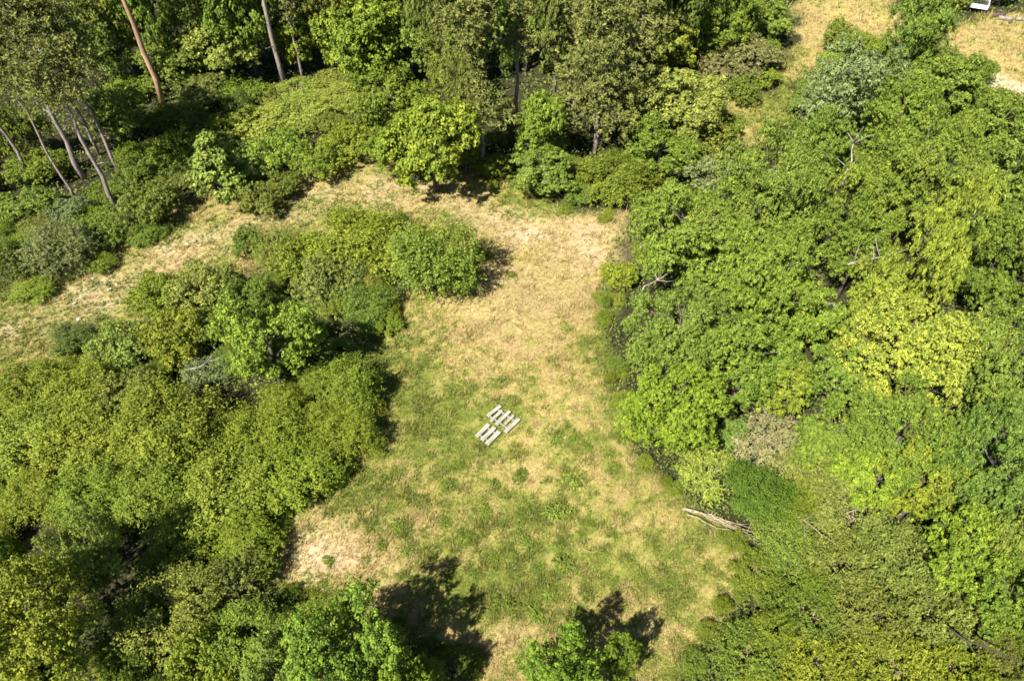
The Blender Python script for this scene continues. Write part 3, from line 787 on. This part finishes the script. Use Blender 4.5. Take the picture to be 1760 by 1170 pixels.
def fill():
    rng = random.Random(3)
    nr = np.random.default_rng(3)
    fp = np.array(PLANTS)
    m = 9000
    PX, PY = nr.uniform(-120, 1880, m), 1230 - 1240 * nr.random(m) ** 0.8
    X, Y, T = ground_points(PX, PY, 0.4)
    RAD = nr.uniform(0.8, 1.25, m) * (1.0 + np.maximum(0, Y - 35) / 60)
    ok = (Y < 88) & (fields(X, Y)[2] < 0.15)
    for dx, dy in ((1, 0), (-1, 0), (0, 1), (0, -1)):
        ok &= fields(X + dx * RAD * 0.7, Y + dy * RAD * 0.7)[2] < 0.5
    for hx, hy, hr in HOLES: ok &= np.hypot(PX - hx, PY - hy) > hr + RAD * 0.6 * FPX / T
    for a, b, c, d in TRUNKS: ok &= seg_dist(PX, PY - 12, [(a, b), (c, d)]) > RAD * FPX / T * 1.25
    ok &= ~((PX > 1080) & (PY > 250) & (PY < 900) & (nr.random(m) < 0.75))
    n = 0
    for i in np.nonzero(ok)[0]:
        if n >= 330: break
        px, py, rad = float(PX[i]), float(PY[i]), float(RAD[i])
        p = np.array([X[i], Y[i], 0.4])
        d = np.hypot(fp[:, 0] - p[0], fp[:, 1] - p[1])
        if np.any(d < 0.55 * fp[:, 2] + 0.5 * rad): continue
        for test, lab, grp, kind, cols in FILL_LABEL:
            if test(px, py): break
        words = lab.split(' ')
        grp = 'undergrowth shrubs' if kind == 'shrub' else 'low brambles'
        h = rng.uniform(0.9, 1.7) * ((0.8 if px > 1080 and 250 < py < 900 else 1.1) + max(0, p[1] - 45) / 40 if kind == 'shrub' else 1.15)
        plant(kind, 0, 0, 0, h, rng.choice(cols), auto_label(words[0] + ' ' + words[1], px, py), grp, world=p, rm=rad)
        fp = np.vstack([fp, [p[0], p[1], rad]])
        n += 1
    # low weeds and saplings where the thicket fades into the grass
    PX, PY = nr.uniform(430, 1300, 6000), nr.uniform(300, 1150, 6000)
    X, Y, T = ground_points(PX, PY, 0.2)
    op = fields(X, Y)[2]
    ok = (op > 0.25) & (op < 0.85) & (seg_dist(PX, PY, [(1170, 872), (1290, 920)]) > 22)
    n = 0
    for i in np.nonzero(ok)[0]:
        if n >= 70: break
        p = np.array([X[i], Y[i], 0.2])
        rad = rng.uniform(0.3, 0.7)
        d = np.hypot(fp[:, 0] - p[0], fp[:, 1] - p[1])
        if np.any(d < 0.5 * rad + 0.35 * fp[:, 2]): continue
        plant('scrub', 0, 0, 0, rng.uniform(0.3, 0.8), rng.choice(('moss', 'ygreen', 'mid')), auto_label('tiny sprout', PX[i], PY[i]), 'sprouts along the clearing edge', world=p, rm=rad)
        fp = np.vstack([fp, [p[0], p[1], rad]])
        n += 1
fill()

# ------------------------------------------------------------------ grass of the open ground, and the leafy carpet under the wood
def grass():
    rng = np.random.default_rng(8)
    n = 300000
    # sampled evenly over the picture's footprint, thinned with distance
    px = rng.uniform(-60, 1820, n); py = 1210 - 1230 * rng.random(n)
    r, u = (px - 880) / FPX, (585 - py) / FPX
    dz = -SP + u * CP
    t = CAM_H / -dz
    x, y = r * t, (CP + u * SP) * t
    _, _, op, bare, straw, path = fields(x, y)
    k = rng.random(n) < op * (1 - 0.85 * bare) * np.where(op > 0.35, 1, 0.5)
    x, y, straw, bare, t = x[k], y[k], straw[k], bare[k], t[k]
    n = len(x)
    z = ground_z(x, y)
    is_dry = rng.random(n) < np.clip(straw * 1.7 - 0.35, 0.04, 0.97)
    edge = np.clip(1 - np.abs(op[k] - 0.45) / 0.45, 0, 1)
    tall = 0.55 + 1.0 * edge + 0.9 * fbm(x, y, 1.8, 91) + 0.9 * (vnoise(x, y, 0.4, 92) > 0.7)
    s = np.clip(t / 40, 0.8, 2.0)
    nb = 4
    idx = np.repeat(np.arange(n), nb)
    m = len(idx)
    base = np.c_[x[idx] + rng.normal(0, 0.05, m) * s[idx], y[idx] + rng.normal(0, 0.05, m) * s[idx], z[idx] - 0.02]
    a = rng.uniform(0, 2 * math.pi, m)
    lean = rng.uniform(0.35, 1.5, m)
    L = rng.uniform(0.10, 0.24, m) * tall[idx] * s[idx] * np.where(is_dry[idx], 1.0, 0.9)
    dirv = unit(np.c_[np.cos(a) * lean, np.sin(a) * lean, np.ones(m)])
    side = unit(np.cross(dirv, np.c_[np.zeros(m), np.zeros(m), np.ones(m)])) * (rng.uniform(0.011, 0.026, m) * s[idx] * np.where(is_dry[idx], 0.9, 1.5))[:, None]
    tip = base + dirv * L[:, None]
    V = np.stack([base - side, base + side, tip], 1).reshape(-1, 3)
    F = np.arange(m * 3).reshape(-1, 3)
    gcol = mix(C_GREEN, C_YGREEN, np.clip(straw * 1.3 + rng.normal(0, 0.25, n), 0, 1))
    dcol = mix(C_DRY, C_STRAW, np.clip(rng.normal(0.6, 0.4, n), 0, 1.3)) * 1.12
    c = np.where(is_dry[:, None], dcol, gcol) * rng.uniform(0.75, 1.25, n)[:, None]
    m_, nt, b = new_mat('grass_blade')
    N, Lk = nt.nodes, nt.links
    at_ = N.new('ShaderNodeAttribute'); at_.attribute_name = 'col'
    Lk.new(at_.outputs['Color'], b.inputs['Base Color'])
    b.inputs['Roughness'].default_value = 0.7; b.inputs['Specular IOR Level'].default_value = 0.2
    tr = N.new('ShaderNodeBsdfTranslucent'); Lk.new(at_.outputs['Color'], tr.inputs['Color'])
    mx = N.new('ShaderNodeMixShader'); mx.inputs[0].default_value = 0.3
    Lk.new(b.outputs[0], mx.inputs[1]); Lk.new(tr.outputs[0], mx.inputs[2]); Lk.new(mx.outputs[0], N['Material Output'].inputs['Surface'])
    o = mesh_obj('grass', make_mesh('grass', V, F, m_, {'col': np.repeat(np.repeat(c, nb, 0), 3, 0)}))
    tag(o, 'dry straw and green grass covering the clearing, verges and meadows', 'grass', kind='stuff')
    print('grass blades', m)

def undergrowth():
    rng = np.random.default_rng(9)
    n = 210000
    px = rng.uniform(-100, 1860, n); py = 1220 - 1240 * rng.random(n)
    r, u = (px - 880) / FPX, (585 - py) / FPX
    t = CAM_H / -(-SP + u * CP)
    x, y = r * t, (CP + u * SP) * t
    op = fields(x, y)[2]
    dens = fbm(x, y, 2.5, 111)
    k = (rng.random(n) < (1 - op)) & (dens + rng.normal(0, 0.08, n) > 0.28)
    for hx, hy, hr in HOLES: k &= ~((np.hypot(px - hx, py - hy) < hr) & (rng.random(n) < 0.85))
    x, y, t, dens = x[k], y[k], t[k], dens[k]
    n = len(x)
    s = np.clip(t / 40, 0.8, 2.2)
    z = ground_z(x, y) + rng.random(n) ** 1.5 * 0.75 * dens * 1.4 + 0.03
    P = np.c_[x, y, z]
    Nn = unit(rdir(rng, n) * 0.8 + np.array([0, 0, 0.9]))
    Ln = rng.uniform(0.10, 0.22, n) * s
    o = mesh_obj('undergrowth', leaf_mesh('undergrowth', P, Nn, rdir(rng, n), Ln, Ln * 0.6, np.clip(rng.normal(0.45, 0.25, n), 0, 1), M_LEAF))
    o.color = (.13, .17, .032, 1)
    tag(o, 'low leafy undergrowth covering the floor of wood and thicket', 'undergrowth', kind='stuff')
    print('undergrowth leaves', n)
grass()
undergrowth()

# ------------------------------------------------------------------ weed clumps in the clearing
def weed_mesh(seed):
    rng = np.random.default_rng(seed)
    n = 260
    d = rdir(rng, n); d[:, 2] = np.abs(d[:, 2]); d = unit(d)
    r = rng.random(n) ** 0.5
    lump = 0.75 + 0.35 * vnoise(d[:, 0] * 2 + seed * 5, d[:, 1] * 2, 0.8, seed)
    P = d * (r * lump)[:, None] * np.array([1.25, 1, 0.6]) + [0, 0, 0.04]
    L = rng.uniform(0.18, 0.4, n)
    Nn = unit(d * 0.4 + rdir(rng, n) * 0.7 + np.array([0, 0, 0.8]))
    return leaf_mesh('weed_leaves', P, Nn, d, L, L * 0.42, np.clip(rng.normal(0.5, 0.25, n), 0, 1), M_LEAF)
WEED = [weed_mesh(s) for s in range(5)]
WEEDS_NAMED = [(725, 860, 16), (685, 905, 17), (895, 815, 17), (985, 825, 20), (905, 885, 20), (960, 880, 22), (1005, 895, 14), (1000, 920, 15), (975, 970, 24), (700, 945, 16), (655, 935, 13),
               (565, 962, 13), (555, 1000, 12), (630, 960, 10), (690, 985, 14), (730, 960, 16), (870, 1040, 22), (920, 1050, 17), (820, 1060, 15), (1105, 990, 15), (800, 925, 14), (835, 880, 15),
               (925, 975, 16), (945, 1020, 14), (765, 900, 14), (770, 830, 13), (915, 650, 9), (955, 750, 13), (985, 755, 11), (1010, 770, 11), (880, 470, 8), (860, 490, 8), (745, 570, 7), (860, 660, 12),
               (790, 800, 14), (1060, 800, 12), (1060, 1000, 12), (1010, 1010, 13), (880, 950, 14), (850, 960, 12), (820, 985, 13), (960, 940, 13), (1150, 1000, 11), (740, 780, 12), (680, 810, 13), (610, 900, 9), (905, 930, 15), (850, 830, 12)]
def weeds():
    rng = random.Random(12)
    for i, (px, py, r) in enumerate(WEEDS_NAMED):
        p, t = at(px, py, 0.1)
        R = rng.uniform(0.8, 1.35) * r * t / FPX
        o = mesh_obj('weed_clump', WEED[i % 5])
        o.location = (p[0], p[1], ground_z(p[0], p[1]) - 0.02)
        o.rotation_euler = (0, 0, rng.uniform(0, 6.28))
        o.scale = (R, R * rng.uniform(0.8, 1.2), R * rng.uniform(0.5, 0.9))
        b = rng.uniform(0.8, 1.2)
        o.color = (.125 * b, .172 * b, .022 * b, 1)
        if py < 700: lab, g = 'small weed tuft in the upper straw coloured half of the clearing', 'weed tufts of the upper clearing'
        elif px < 745: lab, g = 'dark green weed clump around the bare tan patch at left', 'weed clumps by the tan patch'
        elif py < 800: lab, g = 'small green weed clump near the white slatted pallets', 'weed clumps near the boards'
        else:
            row = 'just below the white slatted pallets' if py < 850 else 'in the green lower middle of the clearing' if py < 925 else 'in the lower clearing above the two tree shadows' if py < 990 else 'between the two tree shadows'
            side = 'towards the left' if px < 860 else 'towards the right' if px > 965 else 'at mid width'
            lab, g = f'dark green weed clump {row}, {side}', 'weed clumps of the lower clearing'
        tag(o, lab, 'plant', g)
weeds()

# ------------------------------------------------------------------ white slatted pallets lying in the grass
def box_mesh(name, lx, ly, lz, mat, bev=0.008):
    import bmesh
    bm = bmesh.new()
    bmesh.ops.create_cube(bm, size=1.0)
    for v in bm.verts: v.co = (v.co.x * lx, v.co.y * ly, v.co.z * lz)
    bmesh.ops.bevel(bm, geom=list(bm.edges), offset=bev, segments=1, affect='EDGES')
    me = bpy.data.meshes.new(name); bm.to_mesh(me); bm.free()
    me.materials.append(mat)
    return me
def pallet(cx, cy, ang, boards, label):
    """boards: (offset across, offset along, length, width)"""
    p, t = at(cx, cy, 0.12)
    root = empty('slatted_pallet', (float(p[0]), float(p[1]), float(ground_z(p[0], p[1]))), ang)
    lo = min(b[0] for b in boards) - 0.1; hi = max(b[0] for b in boards) + 0.1
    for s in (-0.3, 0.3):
        o = mesh_obj('runner', box_mesh('runner', 0.08, hi - lo - 0.1, 0.11, M_DEAD), root)  # darker wood than the boards, stands in for shade in the gaps
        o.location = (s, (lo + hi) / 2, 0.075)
    for ac, al, ln, wd in boards:
        o = mesh_obj('board', box_mesh('board', ln, wd, 0.035, M_WHITE), root)
        o.location = (al, ac, 0.152); o.rotation_euler = (0, 0, random.Random(int(ac * 1000)).uniform(-0.055, 0.055))
    tag(root, label, 'pallet', 'white slatted pallets')
A0 = math.radians(50)
pallet(864, 719, A0, [(0.66, 0.08, 0.98, 0.20), (0.35, -0.10, 0.92, 0.17), (0.0, 0.04, 1.14, 0.19), (-0.33, 0.14, 0.76, 0.14), (-0.68, -0.05, 1.14, 0.20)], 'larger white slatted pallet with five boards in the grass')
pallet(839, 746, A0, [(0.36, 0, 1.0, 0.22), (0.0, 0.02, 1.04, 0.22), (-0.35, -0.02, 1.02, 0.24)], 'smaller white slatted pallet with three boards in the grass')

# ------------------------------------------------------------------ rocks by the track
def rock_mesh(seed):
    import bmesh
    from mathutils import noise
    bm = bmesh.new()
    bmesh.ops.create_icosphere(bm, subdivisions=2, radius=1.0)
    for v in bm.verts:
        v.co *= 1 + 0.45 * noise.noise(v.co * 1.3 + Vector((seed * 7.1, 0, 0)))
        v.co.z *= 0.6
    me = bpy.data.meshes.new('rock'); bm.to_mesh(me); bm.free(); me.materials.append(M_ROCK)
    return me
ROCKM = [rock_mesh(i) for i in range(3)]
ROCKS = [(322, 420, .3), (334, 414, .24), (300, 432, .2), (368, 424, .18), (345, 440, .22), (182, 484, .22), (188, 497, .26), (200, 488, .2), (128, 520, .2), (60, 548, .18), (160, 478, .2), (395, 432, .16), (905, 402, .26), (930, 407, .3), (918, 412, .2), (813, 533, .18), (832, 517, .14), (115, 560, .2), (135, 548, .22)]
for i, (px, py, r) in enumerate(ROCKS):
    p, t = at(px, py, 0.05)
    o = mesh_obj('rock', ROCKM[i % 3])
    o.location = (p[0], p[1], ground_z(p[0], p[1]) + r * 0.2)
    r *= 0.5
    o.rotation_euler = (0, 0, i * 1.7); o.scale = (r * 1.2, r, r * 0.8)
    if px > 870: lab, g = 'pale stone in the bare patch at the top of the clearing', 'stones at the top of the clearing'
    elif px > 700: lab, g = 'small pale stone in the straw grass of the upper clearing', 'stones in the straw grass'
    elif px > 250: lab, g = 'pale rock on the upper stretch of the dirt track', 'rocks on the upper track'
    else: lab, g = 'pale rock on the lower left stretch of the dirt track', 'rocks on the lower track'
    tag(o, lab, 'rock', g)

# ------------------------------------------------------------------ dead branches and fallen canes
def dead_branch(cx, cy, h, length, ang, tilt, label, seed, mat=M_DEAD, r0=0.05, name='dead_branch', forks=5, group=None):
    p, t = at(cx, cy, h)
    rng = np.random.default_rng(seed)
    T = Tubes()
    d = np.array([math.cos(ang) * math.cos(tilt), math.sin(ang) * math.cos(tilt), math.sin(tilt)])
    g = float(ground_z(p[0], p[1]))
    n = 7
    pts = p + d * (np.linspace(-0.5, 0.5, n)[:, None] * length) + rng.normal(0, length * 0.02, (n, 3))
    pts[:, 2] = np.maximum(pts[:, 2], g + 0.03)
    org = pts[0].copy()
    pts = pts - org
    T.tube(pts, r0 * np.linspace(1, 0.3, n), 6)
    for k in range(forks):
        i = rng.integers(1, n - 1)
        e = unit(d * 0.7 + rdir(rng, 1)[0] * 0.8 + [0, 0, 0.2]) * length * rng.uniform(0.2, 0.42)
        T.tube([pts[i], pts[i] + e * 0.5 + rng.normal(0, 0.04, 3), pts[i] + e], [r0 * 0.5, r0 * 0.35, r0 * 0.12], 5)
    o = mesh_obj(name, T.mesh(name, mat))
    o.location = org
    return tag(o, label, 'branch', group)
dead_branch(1500, 445, 4.9, 3.0, 0.25, 0.1, 'grey dead branch on top of the wood left of the tall yellow tree', 1, forks=7, r0=0.06)
dead_branch(1130, 482, 3.4, 2.4, 0.6, 0.2, 'pale dead branch poking out at the right clearing edge', 2, forks=5)
dead_branch(1112, 410, 3.4, 1.8, 0.9, 0.2, 'short pale dead branch higher up at the right clearing edge', 3, forks=3, r0=0.04)
dead_branch(358, 622, 1.9, 2.0, 0.3, 0.3, 'grey dead branches in the gap of the left thicket', 4, forks=9, r0=0.035)
dead_branch(1462, 275, 4.8, 3.4, 1.2, 0.9, 'forked pale trunk showing through below the silvery tree', 5, forks=5, r0=0.09)
dead_branch(1590, 402, 6.2, 1.7, 0.9, 0.7, 'short bare branch left of the tall yellow tree top', 6, forks=3, r0=0.05)
dead_branch(1410, 518, 4.6, 1.8, -0.8, 0.3, 'pale bare branch below the brown hollow', 7, forks=3, r0=0.05)
dead_branch(1285, 690, 1.7, 2.4, -0.6, 0.0, 'grey twig above the pale straw coloured bramble patch', 8, forks=6, r0=0.035)
dead_branch(1315, 700, 1.6, 1.8, -1.2, 0.1, 'pinkish grey twigs at the top of the straw coloured bramble patch', 9, forks=7, r0=0.03)
dead_branch(1360, 870, 1.2, 2.4, -1.25, 0.1, 'curved pale cane right of the small dense dark bush', 10, mat=M_CANE, forks=3, r0=0.03)
dead_branch(1715, 1122, 2.4, 3.0, -0.55, 0.1, 'thin black branch in the lower right corner', 11, mat=M_DARKWOOD, forks=2, r0=0.05)
dead_branch(672, 520, 0.6, 1.2, 1.0, 0.5, 'pinkish bare stems at the foot of the rounded dark bush', 12, mat=M_CANE, forks=6, r0=0.03)
for i, (cx, cy, ln, a, w) in enumerate([(1300, 735, 2.0, .9, 'upper left'), (1335, 765, 2.2, -.9, 'middle'), (1375, 795, 2.0, .4, 'lower right'), (1268, 768, 1.6, 1.3, 'lower left'), (1350, 722, 1.8, -.3, 'upper right')]):
    dead_branch(cx, cy, 1.0, ln, a, 0.15, f'bare tan twig over the {w} of the straw coloured bramble patch', 60 + i, mat=M_CANE, r0=0.024, forks=6)
dead_branch(1395, 905, 1.4, 2.6, -.9, 0.1, 'pale bare cane crossing the dark gap at lower right', 70, mat=M_CANE, r0=0.026, forks=4)
CANES = [(1245, 900, 3.6, -.47), (1238, 894, 3.2, -.40), (1256, 905, 3.0, -.52), (1222, 888, 2.6, -.36), (1266, 910, 2.4, -.6), (1232, 904, 2.6, -.42), (1208, 884, 1.8, -.33), (1250, 894, 2.2, -.38)]
for i, (cx, cy, ln, a) in enumerate(CANES):
    dead_branch(cx, cy, 0.34 + 0.05 * (i % 3), ln, a, 0.02, 'dry tan cane in the fallen bundle beside the small dense dark bush', 30 + i, mat=M_CANE, r0=0.026, name='fallen_cane', forks=2, group='fallen canes')

# ------------------------------------------------------------------ things at the upper right lawn
def trailer():
    p, t = at(1684, 6, 0.6)
    root = empty('utility_trailer', (float(p[0]), float(p[1]), float(ground_z(p[0], p[1]))), math.radians(60))
    m_w = noise_material('white_metal', (0.68, 0.68, 0.68), (0.80, 0.80, 0.80), 3.0, rough=0.4)
    m_d = noise_material('dark_liner', (0.02, 0.02, 0.024), (0.04, 0.04, 0.045), 5.0, rough=0.6)
    L, W = 3.4, 1.7
    for nm, sx, sy, sz, lx, ly, lz, mt in (('bed', L - .1, W - .1, .06, 0, 0, .55, m_d), ('side_wall', L, .09, .5, 0, W / 2, .78, m_w), ('side_wall', L, .09, .5, 0, -W / 2, .78, m_w),
                                           ('tailgate', .08, W - .1, .42, -L / 2 + .05, 0, .74, m_w), ('front_wall', .08, W - .1, .5, L / 2 - .05, 0, .78, m_w),
                                           ('drawbar', 1.3, .1, .1, L / 2 + .65, 0, .5, m_w), ('axle', .08, W + .2, .08, 0, 0, .32, m_d)):
        o = mesh_obj(nm, box_mesh(nm, sx, sy, sz, mt, 0.015), root); o.location = (lx, ly, lz)
    for s in (-1, 1):
        T = Tubes(); T.tube([[0, -0.1, 0], [0, -0.08, 0], [0, 0.08, 0], [0, 0.1, 0]], [.24, .31, .31, .24], 18)
        o = mesh_obj('wheel', T.mesh('wheel', m_d), root); o.location = (0, s * (W / 2 + .17), .31)
    tag(root, 'white sided open trailer with a dark bed at the top right edge', 'trailer')
trailer()
def tarp():
    p, t = at(1645, 1, 0.3)
    import bmesh
    from mathutils import noise
    m = noise_material('orange_tarpaulin', (0.46, 0.20, 0.09), (0.58, 0.28, 0.13), 2.0, rough=0.6, bump=0.4)
    bm = bmesh.new()
    bmesh.ops.create_grid(bm, x_segments=14, y_segments=12, size=1.0)
    for v in bm.verts:
        q = max(0.0, 1 - max(abs(v.co.x), abs(v.co.y)) ** 3)
        v.co.z = 0.62 * q ** 0.6 + 0.10 * noise.noise(v.co * 2.3)
    me = bpy.data.meshes.new('tarpaulin'); bm.to_mesh(me); bm.free(); me.materials.append(m)
    o = mesh_obj('tarpaulin_heap', me)
    o.location = (p[0], p[1], ground_z(p[0], p[1]) - 0.02); o.scale = (1.1, 0.9, 1)
    tag(o, 'orange tarpaulin covered heap left of the white trailer', 'tarpaulin')
tarp()
m_log = noise_material('dark_log', (0.045, 0.03, 0.025), (0.12, 0.085, 0.07), 5.0, bump=0.4)
for i, (px, py, ln, a, r) in enumerate([(1718, 26, 1.6, 0.3, .2), (1728, 33, 1.4, -0.5, .22), (1738, 36, 1.3, 0.9, .17), (1757, 34, 1.3, -0.2, .2), (1724, 22, 1.2, 1.3, .15)]):
    p, t = at(px, py, 0.15)
    T = Tubes(); d = np.array([math.cos(a), math.sin(a), 0]) * ln / 2
    T.tube([-d, -d * 0.3 + [0, 0, .02], d * 0.3, d], [r, r * .95, r * .9, r * .82], 9)
    o = mesh_obj('log', T.mesh('log', m_log if i % 2 == 0 else M_PINE_GREY))
    o.location = (p[0], p[1], ground_z(p[0], p[1]) + r * 0.9)
    tag(o, 'log lying on the lawn right of the white trailer', 'log', 'logs on the upper right lawn')
